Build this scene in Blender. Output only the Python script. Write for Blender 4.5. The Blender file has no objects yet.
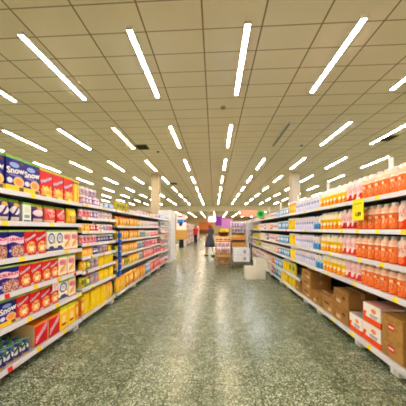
import bpy, bmesh, math, random
from mathutils import Vector, Matrix
random.seed(7)
C = bpy.context.scene.collection
PI = math.pi
ORD = 'first second third fourth fifth sixth seventh eighth ninth tenth eleventh twelfth thirteenth fourteenth fifteenth sixteenth seventeenth eighteenth nineteenth twentieth'.split()
def orn(i): return ORD[i] if i < len(ORD) else f'{i+1}th'

# ------------------------------------------------------------------ materials
def s2l(c):
    f = lambda v: v/12.92 if v <= .04045 else ((v+.055)/1.055)**2.4
    return tuple(f(v/255) for v in c)+(1,)
MATS = {}
def mat(name, col, rough=.5, metal=0, emit=0, spec=.4):
    if name in MATS: return MATS[name]
    m = bpy.data.materials.new(name); m.use_nodes = True
    b = m.node_tree.nodes['Principled BSDF']
    b.inputs['Base Color'].default_value = s2l(col)
    b.inputs['Roughness'].default_value = rough
    b.inputs['Metallic'].default_value = metal
    b.inputs['Specular IOR Level'].default_value = spec
    if emit:
        b.inputs['Emission Color'].default_value = s2l(col)
        b.inputs['Emission Strength'].default_value = emit
    MATS[name] = m
    return m
class NT:
    def __init__(s, m): s.t = m.node_tree; s.n = s.t.nodes; s.l = s.t.links
    def link(s, v, inp):
        if hasattr(v, 'is_linked'): s.l.new(v, inp)
        else: inp.default_value = v
    def math(s, op, a, b=0, c=None, clamp=False):
        n = s.n.new('ShaderNodeMath'); n.operation = op; n.use_clamp = clamp
        s.link(a, n.inputs[0]); s.link(b, n.inputs[1])
        if c is not None: s.link(c, n.inputs[2])
        return n.outputs[0]
    def mix(s, f, a, b):
        n = s.n.new('ShaderNodeMix'); n.data_type = 'RGBA'
        s.link(f, n.inputs[0]); s.link(a, n.inputs[6]); s.link(b, n.inputs[7])
        return n.outputs[2]
    def noise(s, vec, scale, detail=2):
        n = s.n.new('ShaderNodeTexNoise'); s.link(vec, n.inputs['Vector'])
        n.inputs['Scale'].default_value = scale; n.inputs['Detail'].default_value = detail
        return n
def pack(name, base, shapes=(), rough=.35, spec=.5):
    """printed packaging: shapes painted in order on the package's own generated coordinates (y across, z up)"""
    if name in MATS: return MATS[name]
    m = mat(name, base, rough, spec=spec); t = NT(m)
    tc = t.n.new('ShaderNodeTexCoord'); g = tc.outputs['Generated']
    sp = t.n.new('ShaderNodeSeparateXYZ'); t.l.new(g, sp.inputs[0])
    y, z = sp.outputs[1], sp.outputs[2]
    def within(v, a, b):
        return t.math('LESS_THAN', t.math('ABSOLUTE', t.math('SUBTRACT', v, (a+b)/2)), abs(b-a)/2)
    def ell(cy, cz, ry, rz):
        a = t.math('POWER', t.math('DIVIDE', t.math('SUBTRACT', y, cy), ry), 2)
        b = t.math('POWER', t.math('DIVIDE', t.math('SUBTRACT', z, cz), rz), 2)
        return t.math('LESS_THAN', t.math('ADD', a, b), 1)
    col = s2l(base)
    for s in shapes:
        k = s[0]
        if k == 'band': f, c = within(z, s[1], s[2]), s[3]
        elif k == 'rect': f, c = t.math('MULTIPLY', within(y, s[1], s[2]), within(z, s[3], s[4])), s[5]
        elif k == 'ell': f, c = ell(*s[1:5]), s[5]
        elif k == 'ring': f, c = t.math('SUBTRACT', ell(*s[1:5]), ell(s[1], s[2], s[3]*.66, s[4]*.66)), s[5]
        elif k == 'diag':
            v = t.math('SUBTRACT', z, t.math('MULTIPLY_ADD', y, s[1], s[2]))
            f, c = t.math('MULTIPLY', within(v, -s[3], s[3]), within(y, s[4], s[5])), s[6]
        elif k == 'wave':
            v = t.math('SUBTRACT', z, t.math('MULTIPLY_ADD', t.math('SINE', t.math('MULTIPLY', y, s[1])), s[2], s[3]))
            f, c = within(v, -s[4], s[4]), s[5]
        elif k == 'speck':
            n = t.noise(g, s[5], 1).outputs['Fac']
            f = t.math('GREATER_THAN', n, s[6])
            f = t.math('MULTIPLY', f, t.math('MULTIPLY', within(y, s[1], s[2]), within(z, s[3], s[4]))); c = s[7]
        col = t.mix(f, col, s2l(c))
    b = t.n['Principled BSDF']; t.l.new(col, b.inputs['Base Color'])
    return m

# ------------------------------------------------------------------ mesh helpers
class MB:
    def __init__(s): s.bm = bmesh.new(); s.mi = 0
    def _fin(s, fs):
        for f in fs: f.material_index = s.mi
        return s
    def box(s, x0, x1, y0, y1, z0, z1, bev=0):
        v = [s.bm.verts.new((x, y, z)) for x in (x0, x1) for y in (y0, y1) for z in (z0, z1)]
        fs = [s.bm.faces.new([v[i] for i in q]) for q in ((0,1,3,2),(4,6,7,5),(0,4,5,1),(2,3,7,6),(0,2,6,4),(1,5,7,3))]
        s._fin(fs)
        if bev:
            es = list({e for f in fs for e in f.edges})
            r = bmesh.ops.bevel(s.bm, geom=es, offset=bev, segments=2, profile=.6, affect='EDGES')
            s._fin(r['faces'])
        return s
    def tube(s, a, b, r, r2=None, n=8, cap=True):
        a, b = Vector(a), Vector(b); r2 = r if r2 is None else r2
        d = (b-a).normalized(); u = d.orthogonal().normalized(); w = d.cross(u)
        A = [s.bm.verts.new(a+(u*math.cos(2*PI*i/n)+w*math.sin(2*PI*i/n))*r) for i in range(n)]
        B = [s.bm.verts.new(b+(u*math.cos(2*PI*i/n)+w*math.sin(2*PI*i/n))*r2) for i in range(n)]
        fs = [s.bm.faces.new((A[i], A[(i+1)%n], B[(i+1)%n], B[i])) for i in range(n)]
        if cap: fs += [s.bm.faces.new(A[::-1]), s.bm.faces.new(B)]
        return s._fin(fs)
    def lathe(s, prof, n=14, sx=1, sy=1, ox=0, oy=0):
        rings = []
        for r, z in prof:
            rings.append([s.bm.verts.new((ox+r*sx*math.cos(2*PI*i/n), oy+r*sy*math.sin(2*PI*i/n), z)) for i in range(n)])
        fs = []
        for A, B in zip(rings, rings[1:]):
            fs += [s.bm.faces.new((A[i], A[(i+1)%n], B[(i+1)%n], B[i])) for i in range(n)]
        fs += [s.bm.faces.new(rings[0][::-1]), s.bm.faces.new(rings[-1])]
        return s._fin(fs)
    def prism(s, pts, axis, a, b):
        """polygon pts extruded along axis from a to b; pts are the two other coords in xyz order"""
        def mk(p, t):
            c = list(p); c.insert(axis, t); return s.bm.verts.new(c)
        A = [mk(p, a) for p in pts]; B = [mk(p, b) for p in pts]; n = len(pts)
        fs = [s.bm.faces.new((A[i], A[(i+1)%n], B[(i+1)%n], B[i])) for i in range(n)]
        fs += [s.bm.faces.new(A[::-1]), s.bm.faces.new(B)]
        return s._fin(fs)
    def build(s, name, m, parent=None, smooth=False, loc=None):
        bmesh.ops.recalc_face_normals(s.bm, faces=s.bm.faces)
        me = bpy.data.meshes.new(name); s.bm.to_mesh(me); s.bm.free()
        for x in (m if isinstance(m, (list, tuple)) else [m]): me.materials.append(x)
        if smooth:
            for p in me.polygons: p.use_smooth = True
        o = bpy.data.objects.new(name, me); C.objects.link(o)
        if parent: o.parent = parent
        if loc: o.location = loc
        return o
def tag(o, label, cat, group=None):
    o['label'] = label; o['category'] = cat
    if group: o['group'] = group
    elif 'group' in o: del o['group']
    return o
def struct(o): o['kind'] = 'structure'; return o
def empty(name, loc=(0,0,0), rz=0):
    o = bpy.data.objects.new(name, None); C.objects.link(o); o.location = loc; o.rotation_euler.z = rz
    o.empty_display_size = .1
    return o
def text_mesh(txt, size, extrude=.0006):
    cu = bpy.data.curves.new('t', 'FONT'); cu.body = txt; cu.size = size; cu.align_x = 'CENTER'; cu.align_y = 'CENTER'
    cu.extrude = extrude; cu.offset = size*.035; cu.resolution_u = 2
    o = bpy.data.objects.new('t', cu); C.objects.link(o)
    dg = bpy.context.evaluated_depsgraph_get()
    me = bpy.data.meshes.new_from_object(o.evaluated_get(dg))
    bpy.data.objects.remove(o); return me
def lettering(txt, size, m, parent, x, y, z, tilt=0, name='lettering'):
    """text facing local +X"""
    me = text_mesh(txt, size); me.materials.clear(); me.materials.append(m)
    o = bpy.data.objects.new(name, me); C.objects.link(o); o.parent = parent
    me.transform(Matrix.Rotation(tilt, 4, 'Z'))
    me.transform(Matrix(((0,0,1,0),(1,0,0,0),(0,1,0,0),(0,0,0,1))))
    o.location = (x, y, z)
    return o

# ------------------------------------------------------------------ base colours
WHITE = mat('white_enamel', (236,238,240), .35)
LIP = mat('price_rail_white', (214,216,222), .3)
SHELFW = mat('shelf_grey_white', (188,191,195), .45)
DARK = mat('back_panel_shade', (34,30,30), .6)  # near-black colour paints in the shade of the gaps above the goods
GREYB = mat('pale_back_panel', (150,150,150), .6)
TAGY = mat('price_tag_yellow', (250,226,20), .5)
TAGR = mat('price_tag_red', (225,40,50), .5)
BLACKINK = mat('black_print', (25,22,25), .6)
WHITEINK = mat('white_print', (250,248,250), .5)
PINKINK = mat('pink_print', (206,60,120), .5)
SILVER = mat('silver_print', (215,205,225), .4)
CHROME = mat('cart_chrome', (170,172,175), .3, .8)
RUBBER = mat('dark_rubber', (30,30,32), .6)

# ------------------------------------------------------------------ setting
XL, XR, Y0, Y1, HC = -19, 20, -4.5, 62, 5.7
def ceiling_mat():
    m = mat('ceiling_tiles', (204,194,166), .8); t = NT(m)
    tc = t.n.new('ShaderNodeTexCoord'); sp = t.n.new('ShaderNodeSeparateXYZ'); t.l.new(tc.outputs['Object'], sp.inputs[0])
    def line(v, period, off, w):
        a = t.math('DIVIDE', t.math('SUBTRACT', v, off-50*period), period)
        fr = t.math('FRACT', a)
        d = t.math('MINIMUM', fr, t.math('SUBTRACT', 1, fr))
        return t.math('LESS_THAN', d, w/period/2)
    lx = line(sp.outputs[0], 1.25, -.235, .034); ly = line(sp.outputs[1], .617, 4.62, .026)
    f = t.math('MAXIMUM', lx, t.math('MULTIPLY', ly, .8))
    n = t.noise(tc.outputs['Object'], .6, 1)
    base = t.mix(n.outputs['Fac'], s2l((240,226,200)), s2l((247,235,212)))
    col = t.mix(f, base, s2l((160,140,100)))
    t.l.new(col, t.n['Principled BSDF'].inputs['Base Color'])
    return m
def floor_mat():
    m = mat('terrazzo_floor', (110,118,96), .2, spec=.45); t = NT(m); b = t.n['Principled BSDF']
    tc = t.n.new('ShaderNodeTexCoord'); o = tc.outputs['Object']
    sp = t.n.new('ShaderNodeSeparateXYZ'); t.l.new(o, sp.inputs[0])
    v = t.n.new('ShaderNodeTexVoronoi'); t.l.new(o, v.inputs['Vector']); v.inputs['Scale'].default_value = 105
    spc = t.n.new('ShaderNodeSeparateColor'); t.l.new(v.outputs['Color'], spc.inputs[0])
    r = t.n.new('ShaderNodeValToRGB'); t.l.new(spc.outputs[0], r.inputs[0])
    e = r.color_ramp.elements; e[0].position = 0; e[0].color = s2l((44,56,38)); e[1].position = 1; e[1].color = s2l((208,211,192))
    for p, c in ((.28,(86,98,74)), (.55,(112,122,97)), (.8,(136,144,118)), (.9,(184,190,168))):
        q = e.new(p); q.color = s2l(c)
    v2 = t.n.new('ShaderNodeTexVoronoi'); t.l.new(o, v2.inputs['Vector']); v2.inputs['Scale'].default_value = 58
    sp2 = t.n.new('ShaderNodeSeparateColor'); t.l.new(v2.outputs['Color'], sp2.inputs[0])
    chip = t.math('MULTIPLY', t.math('GREATER_THAN', sp2.outputs[1], .78), t.math('LESS_THAN', v2.outputs['Distance'], .42))
    col = t.mix(t.math('MULTIPLY', chip, .9), r.outputs[0], t.mix(sp2.outputs[2], s2l((70,80,60)), s2l((200,204,184))))
    n = t.noise(o, 1.1, 3)
    col = t.mix(t.math('MULTIPLY', t.math('SUBTRACT', n.outputs['Fac'], .35, clamp=True), .9), col, s2l((88,102,78)))
    def line(v, period, off, w):
        fr = t.math('FRACT', t.math('DIVIDE', t.math('SUBTRACT', v, off-100*period), period))
        return t.math('LESS_THAN', t.math('MINIMUM', fr, t.math('SUBTRACT', 1, fr)), w/period/2)
    j = t.math('MAXIMUM', line(sp.outputs[0], .4, 0, .007), line(sp.outputs[1], .43, 1.94, .009))
    col = t.mix(t.math('MULTIPLY', j, .8), col, s2l((52,60,44)))
    t.l.new(col, b.inputs['Base Color'])
    n2 = t.noise(o, 9, 4)
    t.l.new(t.math('MULTIPLY_ADD', n2.outputs['Fac'], .22, .15), b.inputs['Roughness'])
    bp = t.n.new('ShaderNodeBump'); bp.inputs['Strength'].default_value = .05; bp.inputs['Distance'].default_value = .02
    n3 = t.noise(o, 5, 3); t.l.new(n3.outputs['Fac'], bp.inputs['Height']); t.l.new(bp.outputs[0], b.inputs['Normal'])
    return m
WALL = mat('wall_paint', (230,218,192), .8)
struct(MB().box(XL, XR, Y0, Y1, -.2, 0).build('floor', floor_mat()))
struct(MB().box(XL, XR, Y0, 40, HC, HC+.2).build('ceiling', ceiling_mat()))
LOWC = mat('far_ceiling', (238,224,196), .8)
struct(MB().box(XL, XR, 40.3, Y1, 4.75, 4.95).build('ceiling_far', LOWC))
struct(MB().box(XL, XR, 40, 40.3, 4.7, HC).build('trim_1', WALL))
struct(MB().box(XL-.2, XL, Y0, Y1, 0, HC).build('wall_left', WALL))
struct(MB().box(XR, XR+.2, Y0, Y1, 0, HC).build('wall_right', WALL))
struct(MB().box(XL, XR, Y1, Y1+.2, 0, HC).build('wall_back', mat('far_wall_paint', (190,168,132), .8)))
struct(MB().box(XL, XR, Y0-.2, Y0, 0, HC).build('wall_front', WALL))
COLM = mat('column_paint', (200,186,160), .7)
for i, (x, y) in enumerate(((-4.6, 16.5), (6.15, 16.5))):
    struct(MB().box(x-.3, x+.3, y, y+.6, 0, HC, .02).build(f'column_{i+1}', COLM))

# ------------------------------------------------------------------ ceiling lights
TUBES = [mat('tube_cool', (226,236,255), .3, emit=1), mat('tube_warm', (255,226,186), .3, emit=1), mat('tube_pink', (255,228,226), .3, emit=1), mat('tube_neutral', (255,246,232), .3, emit=1)]
EM = 46
for t_ in TUBES: t_.node_tree.nodes['Principled BSDF'].inputs['Emission Strength'].default_value = EM
TOFF = mat('tube_off', (150,150,140), .4)
HOUS = mat('fixture_housing', (214,212,204), .5)
def make_fixture(tm):
    r = empty('ceiling_light')
    h = MB().box(-.062, .062, 0, 2.36, -.03, 0)
    for sx in (-1, 1): h.box(*sorted((sx*.062, sx*.05)), 0, 2.36, -.066, -.03)
    h.box(-.05, .05, 0, .01, -.073, -.03); h.box(-.05, .05, 2.35, 2.36, -.073, -.03); h.box(-.05, .05, 1.15, 1.21, -.055, -.03)
    h.build('housing', HOUS, r)
    for a in (.01, 1.21):
        MB().box(-.05, .05, a, a+1.14, -.072, -.03).build('tube', tm, r)
    return r
def copy_tree(o, parent=None):
    c = o.copy(); C.objects.link(c)
    if parent: c.parent = parent
    for ch in list(o.children): copy_tree(ch, c)
    return c
protos = {}
rows = [-16.3,-13.9,-11.45,-9.05,-6.6,-4.22,-1.8,.7,3.02,5.4,7.8,10.2,12.6,15.0,17.4]
ys = [4.47-4.31*2, 4.47-4.31]+[4.47+4.31*k for k in range(8)]  # first two lines are unseen behind the camera, added to light near shelf fronts
for ri, x in enumerate(rows):
    for k, y in enumerate(ys):
        if k < 2 and not (-9.5 < x < 10.5): continue
        off = abs(x-3.02) < .1 and k == 3
        kind = 'off' if off else {(-1.8,2):0,(.7,2):0,(3.02,2):2,(.7,3):1,(-4.22,2):3,(-4.22,3):1}.get((x,k), random.choice([0,3,3,2,1]))
        tm = TOFF if kind == 'off' else TUBES[kind]
        if kind not in protos: o = protos[kind] = make_fixture(tm)
        else: o = copy_tree(protos[kind])
        o.location = (x, y, HC)
        w = 'unlit grey' if off else 'glowing'
        rw = f'{orn(6-ri)} row left of aisle' if x < 0 else f'{orn(ri-7)} row right of aisle'
        pos = f'{orn(k-2)} along' if k > 1 else f'{["farther","nearer"][k]} behind camera in'
        tag(o, f'{w} ceiling tube light, {pos} {rw}', 'ceiling light', 'tube lights on the ceiling')
LOWROWS = [-10, -7.5, -5, -2.5, 0, 2.5, 5, 7.5, 10]
for ri, x in enumerate(LOWROWS):
    for k, y in enumerate((42, 47, 52, 57)):
        o = copy_tree(protos[1 if (ri+k) % 2 else 3]); o.location = (x, y, 4.75)
        tag(o, f'small glowing tube light on lower far ceiling, {orn(ri)} from left in {orn(k)} line', 'ceiling light', 'tube lights on the lower ceiling')
# vents and detectors
VENT = mat('vent_dark', (70,66,52), .6); VFR = mat('vent_frame', (120,112,86), .6)
def vent(x, y, label):
    r = empty('ceiling_vent', (x, y, HC))
    MB().box(-.31, .31, -.31, .31, -.02, 0).build('frame', VFR, r)
    b = MB()
    for i in range(8): b.box(-.27, .27, -.26+i*.068, -.22+i*.068, -.035, -.02)
    b.build('grille', VENT, r)
    tag(r, label, 'vent', 'dark air vents in the ceiling')
vent(-3.75, 11.1, 'dark square ceiling vent above left shelves, nearest on that side')
vent(-3.8, 20.2, 'dark square ceiling vent above left shelves, second along the line')
vent(-3.8, 29.5, 'dark square ceiling vent above left shelves, farthest along the line')
vent(8.15, 10.6, 'dark square ceiling vent beside the lights above the right shelves')
DET = mat('detector_plastic', (150,138,108), .5)
for x, y, l in ((.33, 7.63, 'small round ceiling detector between the two middle light rows'), (-3.1, 11.8, 'small round ceiling detector beside the left air vent'), (4.5, 11.3, 'small round ceiling detector right of the unlit tube light')):
    o = MB().lathe([(.06,-.05),(.08,-.03),(.08,0)], 14).build('smoke_detector', DET, None, True, (x, y, HC)); tag(o, l, 'smoke detector')

# ------------------------------------------------------------------ shelving
def bay(side, ya, yb, levels, lipx, depth, back, toplab, posttop=1.8, backm=DARK, feet=(), last=False):
    """side -1 left, +1 right; lipx absolute distance of the price rail from the aisle axis; local +X faces the aisle"""
    r = empty('shelving_bay', (side*lipx, (ya+yb)/2, 0), 0 if side < 0 else PI)
    L = (yb-ya)/2
    MB().box(-depth-.02, -depth, -L, L, .08, back).build('back_panel', backm, r)
    yy_ = (-L, -L+.035) if side < 0 else (L-.035, L)
    MB().box(-depth-.055, -depth-.02, *yy_, 0, posttop).build('upright', WHITE, r)
    if last: MB().box(-depth-.07, -depth-.02, -yy_[1], -yy_[0], 0, posttop).build('upright', WHITE, r)
    MB().box(-depth, -.14, -L, L, .0, .07).build('plinth', mat('plinth_shade', (60,62,58), .6), r)  # dark colour stands in for the contact shadow under the open shelf bottom
    for i, z in enumerate(levels):
        zt = z+.022
        s = MB().box(-depth, -.012, -L+.002, L-.002, zt-.03, zt-.003).build('shelf', SHELFW, r)
        lb = MB().prism([(-.012, zt-.046), (.006, zt-.046), (.0, zt+.002), (-.012, zt+.002)], 1, -L+.002, L-.002)
        lb.build('price_rail', LIP, s)
        y = -L+.08+random.random()*.15
        while y < L-.08:
            red = random.random() < .1
            tb = MB().prism([(.0065, zt-.043), (.008, zt-.043), (.0025, zt-.001), (.001, zt-.001)], 1, y, y+(.045 if red else .055))
            tb.build('price_tag', TAGR if red else TAGY, s)
            y += .28+random.random()*.4
    for y in feet:
        fy = (y-(ya+yb)/2)*(1 if side < 0 else -1)
        f = MB().box(-.2, -.035, fy-.05, fy+.05, .0, .085, .008)
        f.box(-.06, -.02, fy-.02, fy+.02, .02, .088)
        f.build('foot', WHITE, r)
    tag(r, toplab, 'shelf', 'shelving bays on the left' if side < 0 else 'shelving bays on the right')
    return r
XLIP, XRIP = 1.87, 1.686
LA = [1.74, 1.452, 1.108, .793, .487, .115]
LB_ = [1.75, 1.553, 1.352, 1.168, .978, .768, .518, .122]
LC = [1.75, 1.448, 1.168, .888, .598, .12]
LD = [1.75, 1.5, 1.28, 1.03, .8, .55, .12]
bay(-1, 1.25, 3.05, LA, XLIP, .45, 1.76, 'white shelving bay at near left holding cereal boxes', feet=(2.98,))
bay(-1, 3.06, 4.1, LB_, XLIP, .45, 1.78, 'white shelving bay with eight tight shelves beside the cereal bay', feet=(4.04,), backm=DARK)
bay(-1, 4.16, 5.3, LC, XLIP, .45, 1.78, 'white shelving bay just past the blue strip on the left', feet=(5.2,), backm=GREYB)
bay(-1, 5.31, 6.45, LC, XLIP, .45, 1.78, 'white shelving bay on the left, second past the blue strip', feet=(6.4,), backm=GREYB)
bay(-1, 6.46, 7.6, LC, XLIP, .45, 1.78, 'white shelving bay on the left, third past the blue strip', feet=(7.5,), backm=GREYB)
bay(-1, 7.61, 9.0, LD, XLIP, .45, 1.78, 'last white shelving bay on the left next to the tall end panel', feet=(8.9,), backm=GREYB, last=True)
RN = [1.722, 1.372, 1.04, .738, .115]
RF = [1.722, 1.372, 1.04, .738, .39, .105]
rl = ['nearest right shelving bay with orange bottles and brown boxes', 'second right shelving bay with yellow bottles over brown boxes', 'third right shelving bay with blue and yellow packs', 'fourth right shelving bay under the green starburst sign', 'fifth right shelving bay, next to last before the cross aisle', 'last right shelving bay beside the white end panel']
for i in range(6):
    ya = 1.24+1.5*i
    bay(1, ya+.003, ya+1.497, RN if i < 2 else RF, XRIP, .52, 1.74, rl[i], posttop=2.3, feet=(ya+.75+.07, ya+1.35), last=i == 5)
# left end unit: tall white panel beside the last bay
e = empty('gondola_end', (-1.8, 9.55, 0))
MB().box(-.55, 0, -.5, -.46, 0, 2.2).build('side_panel', WHITE, e)
MB().box(-.03, 0, -.46, .5, 0, 2.2, .004).build('side_panel', WHITE, e)
MB().box(-.55, -.03, -.46, .5, 2.14, 2.2).build('top_panel', WHITE, e)
MB().box(-.55, -.03, -.46, .5, 0, .12).build('plinth', SHELFW, e)
tag(e, 'tall plain white end panel closing the left shelves', 'display unit')
e = empty('gondola_end', (1.6, 10.28, 0))  # plain end panel of the right run, not a display
MB().box(0, .62, 0, .04, 0, 1.8, .004).build('panel', WHITE, e)
MB().box(-.012, 0, 0, .04, 0, 1.8).build('edge_strip', WHITE, e)
tag(e, 'narrow white end panel closing the right shelves', 'panel')

# ------------------------------------------------------------------ products
USED = set(); COUNT = {}; PENDING = []
def put(proto, x, y, z, rz, desc, loc, cat, group):
    if proto.name in USED: o = copy_tree(proto)
    else: o = proto; USED.add(proto.name)
    o.location = (x, y, z); o.rotation_euler.z = rz
    o['category'] = cat; o['group'] = group
    PENDING.append((o, desc, loc)); COUNT.setdefault((desc, loc), []).append(o)
    return o
def finish_labels():
    for (desc, loc), os_ in COUNT.items():
        if 'rack' in loc or 'basket' in loc:
            os_.sort(key=lambda o: o.location.x); end = 'left'; seen = os_
        else:
            os_.sort(key=lambda o: o.location.y); end = 'near end'
            out = [o for o in os_ if abs(o.location.x)/o.location.y > (1.06 if o.location.x < 0 else .98)]
            seen = [o for o in os_ if o not in out]
            for i, o in enumerate(out): o['label'] = f'{desc} on {loc}, at picture edge, {orn(i)}'
        for i, o in enumerate(seen):
            o['label'] = f'{desc} on {loc}' if len(seen) == 1 else f'{desc} on {loc}, {orn(i)} from {end}'
def boxp(name, d, w, h, m, bev=.003):
    return MB().box(-d, 0, -w/2, w/2, 0, h, bev).build(name, m)
def pouchp(name, d, w, h, m):
    """filled pouch: fat belly, flat sealed top"""
    b = MB(); n = 7; rings = []
    for i in range(n):
        t = i/(n-1); th = d*(.75+.5*math.sin(PI*min(1, t*1.15)))*(1 if t < .8 else max(.06, (1-t)/.2))
        ww = w*(.92 if t in (0,) else 1)*(1-.04*math.sin(PI*t))
        pts = []
        for k in range(12):
            a = 2*PI*k/12; ca, sa = math.cos(a), math.sin(a)
            px = math.copysign(abs(ca)**.7, ca)*th/2; py = math.copysign(abs(sa)**.45, sa)*ww/2
            pts.append(b.bm.verts.new((px-d*.6, py, h*t)))
        rings.append(pts)
    fs = []
    for A, B in zip(rings, rings[1:]):
        fs += [b.bm.faces.new((A[i], A[(i+1)%12], B[(i+1)%12], B[i])) for i in range(12)]
    b.bm.faces.new(rings[0][::-1]); b.bm.faces.new(rings[-1])
    return b.build(name, m, None, True)
def jarp(name, r, h, m, lidm, taper=.8):
    o = MB().lathe([(r*.92,0),(r,.006),(r,h*.78),(r*taper,h*.86)], 12, ox=-r).build(name, m)
    for p in o.data.polygons: p.use_smooth = True
    MB().lathe([(r*(taper+.06),h*.86),(r*(taper+.06),h*.99),(r*taper,h)], 12, ox=-r).build('lid', lidm, o)
    return o
def bottlep(name, r, h, m, capm):
    o = MB().lathe([(r*.9,0),(r,.008),(r,h*.32),(r*.93,h*.36),(r*.93,h*.42),(r,h*.47),(r,h*.74),(r*.92,h*.81),(r*.6,h*.88),(r*.5,h*.9)], 12, ).build(name, m, None, True)
    MB().lathe([(r*.58,h*.885),(r*.58,h*.985),(r*.5,h)], 10).build('cap', capm, o)
    return o
def cartonp(name, d, w, h, m, capm):
    o = MB().prism([(-d,0),(0,0),(0,h*.86),(-d*.42,h*.98),(-d*.58,h*.98),(-d,h*.86)], 1, -w/2, w/2).build(name, m)
    MB().lathe([(.014,h*.9),(.014,h*.985)], 10, ox=-d*.2).build('cap', capm, o)
    return o

# --- cereal boxes (left near bay)
GREEN=(132,196,70); LGREEN=(180,220,110); NAVY=(22,20,132); RED=(226,28,30); YEL=(252,214,16); ORG=(244,146,60); CREAM=(250,232,196)
snow_m = pack('cereal_blue_white', NAVY, [('band',.93,1,GREEN),('band',.0,.17,YEL),('ell',.44,.76,.26,.075,(150,176,235)),('ell',.5,.46,.36,.035,(120,120,205)),('ell',.68,.29,.30,.15,(250,200,130)),('ell',.68,.29,.2,.1,(246,160,80)),('ell',.2,.3,.15,.08,(225,228,248)),('rect',.76,.95,.8,.9,(96,50,70)),('rect',.7,.95,.02,.14,(120,80,30))])
red_m = pack('cereal_red', RED, [('band',.93,1,(200,204,50)),('ell',.55,.22,.42,.17,(248,170,70)),('speck',.1,1,.04,.42,9,.55,(250,214,110)),('ell',.46,.3,.2,.08,(250,214,120)),('diag',.5,.38,.03,.1,.92,(150,20,40)),('rect',.05,.5,.0,.07,(70,60,90)),('rect',.5,.95,0,.12,(250,220,40))])
red2_m = pack('cereal_red_bowl', (222,30,34), [('band',.93,1,(188,200,70)),('ell',.62,.3,.42,.24,(250,206,130)),('speck',.15,1,.04,.5,11,.52,(200,90,40)),('ell',.62,.24,.2,.1,(250,236,200)),('diag',.55,.48,.03,.06,.9,(160,20,40)),('rect',0,.3,0,.1,(190,190,210))])
pink_m = pack('cereal_navy_pink', (20,24,140), [('band',.93,1,LGREEN),('ell',.6,.22,.42,.24,(216,170,160)),('speck',.16,1,.0,.46,12,.5,(150,70,50)),('speck',.16,1,.0,.4,16,.6,(240,226,220)),('wave',6,.04,.64,.12,(246,214,232)),('ell',.1,.25,.09,.05,(190,200,235))])
ring_m = pack('cereal_white_ring', (244,238,226), [('band',.92,1,(156,205,110)),('ring',.5,.62,.4,.25,(60,130,180)),('ell',.5,.64,.2,.1,(206,200,214)),('band',.05,.17,(70,80,140)),('ell',.5,.2,.3,.07,(60,70,120)),('rect',.6,.95,.4,.48,(235,170,90))])
wpink_m = pack('cereal_white_pink', (248,236,214), [('band',.92,1,(176,210,120)),('ell',.48,.66,.36,.13,(232,150,170)),('speck',.1,.9,.52,.8,10,.52,(214,100,130)),('ell',.55,.3,.34,.14,(240,206,140)),('diag',.6,.05,.07,.2,.9,(226,150,70)),('band',0,.05,(240,120,60))])
yel_m = pack('cereal_yellow_bowl', YEL, [('band',.9,1,(206,214,40)),('ell',.52,.42,.34,.28,(252,196,90)),('ell',.52,.42,.24,.18,(250,228,150)),('ell',.5,.2,.3,.05,(170,60,30)),('rect',.1,.9,.72,.84,(250,236,90))])
yside_m = pack('cereal_yellow_side', (250,206,20), [('band',.86,.93,(110,80,30)),('rect',.2,.5,.1,.8,(252,226,80)),('rect',.6,.8,.1,.8,(236,160,20))])
redog_m = pack('cereal_red_orange_top', (222,34,32), [('band',.9,1,(244,150,60)),('diag',.7,.15,.12,.1,.95,(228,180,210)),('speck',0,1,0,.3,9,.55,(180,20,30))])
choc_m = pack('pouch_purple', (72,36,120), [('band',.84,1,(170,206,70)),('ell',.5,.5,.44,.18,(238,214,232)),('rect',.1,.9,0,.2,(230,208,180)),('ell',.66,.78,.25,.1,(236,178,60))])
navyp_m = pack('pouch_navy', (34,40,130), [('band',.86,1,(150,200,70)),('ell',.45,.5,.42,.2,(236,232,244)),('diag',.8,.1,.08,.05,.9,(60,40,120)),('rect',.1,.9,0,.2,(236,220,214)),('ell',.6,.75,.26,.1,(240,190,90))])
whp_m = pack('box_white_green', (236,244,236), [('band',.88,1,(146,206,90)),('rect',.2,.8,.2,.36,(140,170,190)),('ell',.5,.6,.3,.15,(220,236,214)),('rect',.1,.9,0,.1,(70,110,150))])
pkor_m = pack('pouch_pink_orange', (238,110,86), [('band',.86,1,(150,196,70)),('ell',.5,.55,.4,.24,(246,190,190)),('speck',.1,.9,.2,.7,9,.52,(220,60,70)),('band',0,.15,(250,220,200))])
rdp_m = pack('pouch_red', (220,32,36), [('band',.86,1,(160,196,60)),('ell',.5,.4,.36,.2,(240,140,140)),('rect',.1,.9,0,.12,(250,226,210)),('diag',.5,.4,.07,.1,.9,(250,190,190))])
ylp_m = pack('pouch_yellow', (250,206,30), [('band',.88,1,(200,200,60)),('ell',.5,.6,.34,.2,(252,226,40)),('ell',.5,.3,.4,.16,(240,196,120)),('speck',.1,.9,.1,.5,9,.55,(226,140,60))])
clus_m = pack('pouch_blue_green', (44,54,160), [('band',.94,1,(90,160,70)),('ell',.5,.5,.44,.26,(236,240,250)),('diag',.9,.05,.09,.05,.95,(60,130,80)),('band',0,.12,(240,190,60)),('speck',0,1,.1,.9,7,.6,(20,24,60))])
def cereal(d, w, h, m, txt=None, ts=.05, tm=None, tz=.6, tilt=0, ty=0):
    o = boxp('cereal_box', d, w, h, m)
    if txt: lettering(txt, ts, tm, o, .0012, ty, h*tz, tilt)
    return o
XF = -XLIP-.035    # front plane of left goods
def rowL(items, z, loc, group):
    """items: (proto, ya, yb, desc, cat)"""
    for p, ya, yb, desc, cat in items:
        put(p, XF+random.uniform(-.008, .004), (ya+yb)/2, z+.0205, random.uniform(-.02,.02), desc, loc, cat, group)
def seq(p, y, w, n, desc, cat): return [(p, y+i*w, y+(i+1)*w, desc, cat) for i in range(n)]
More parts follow.
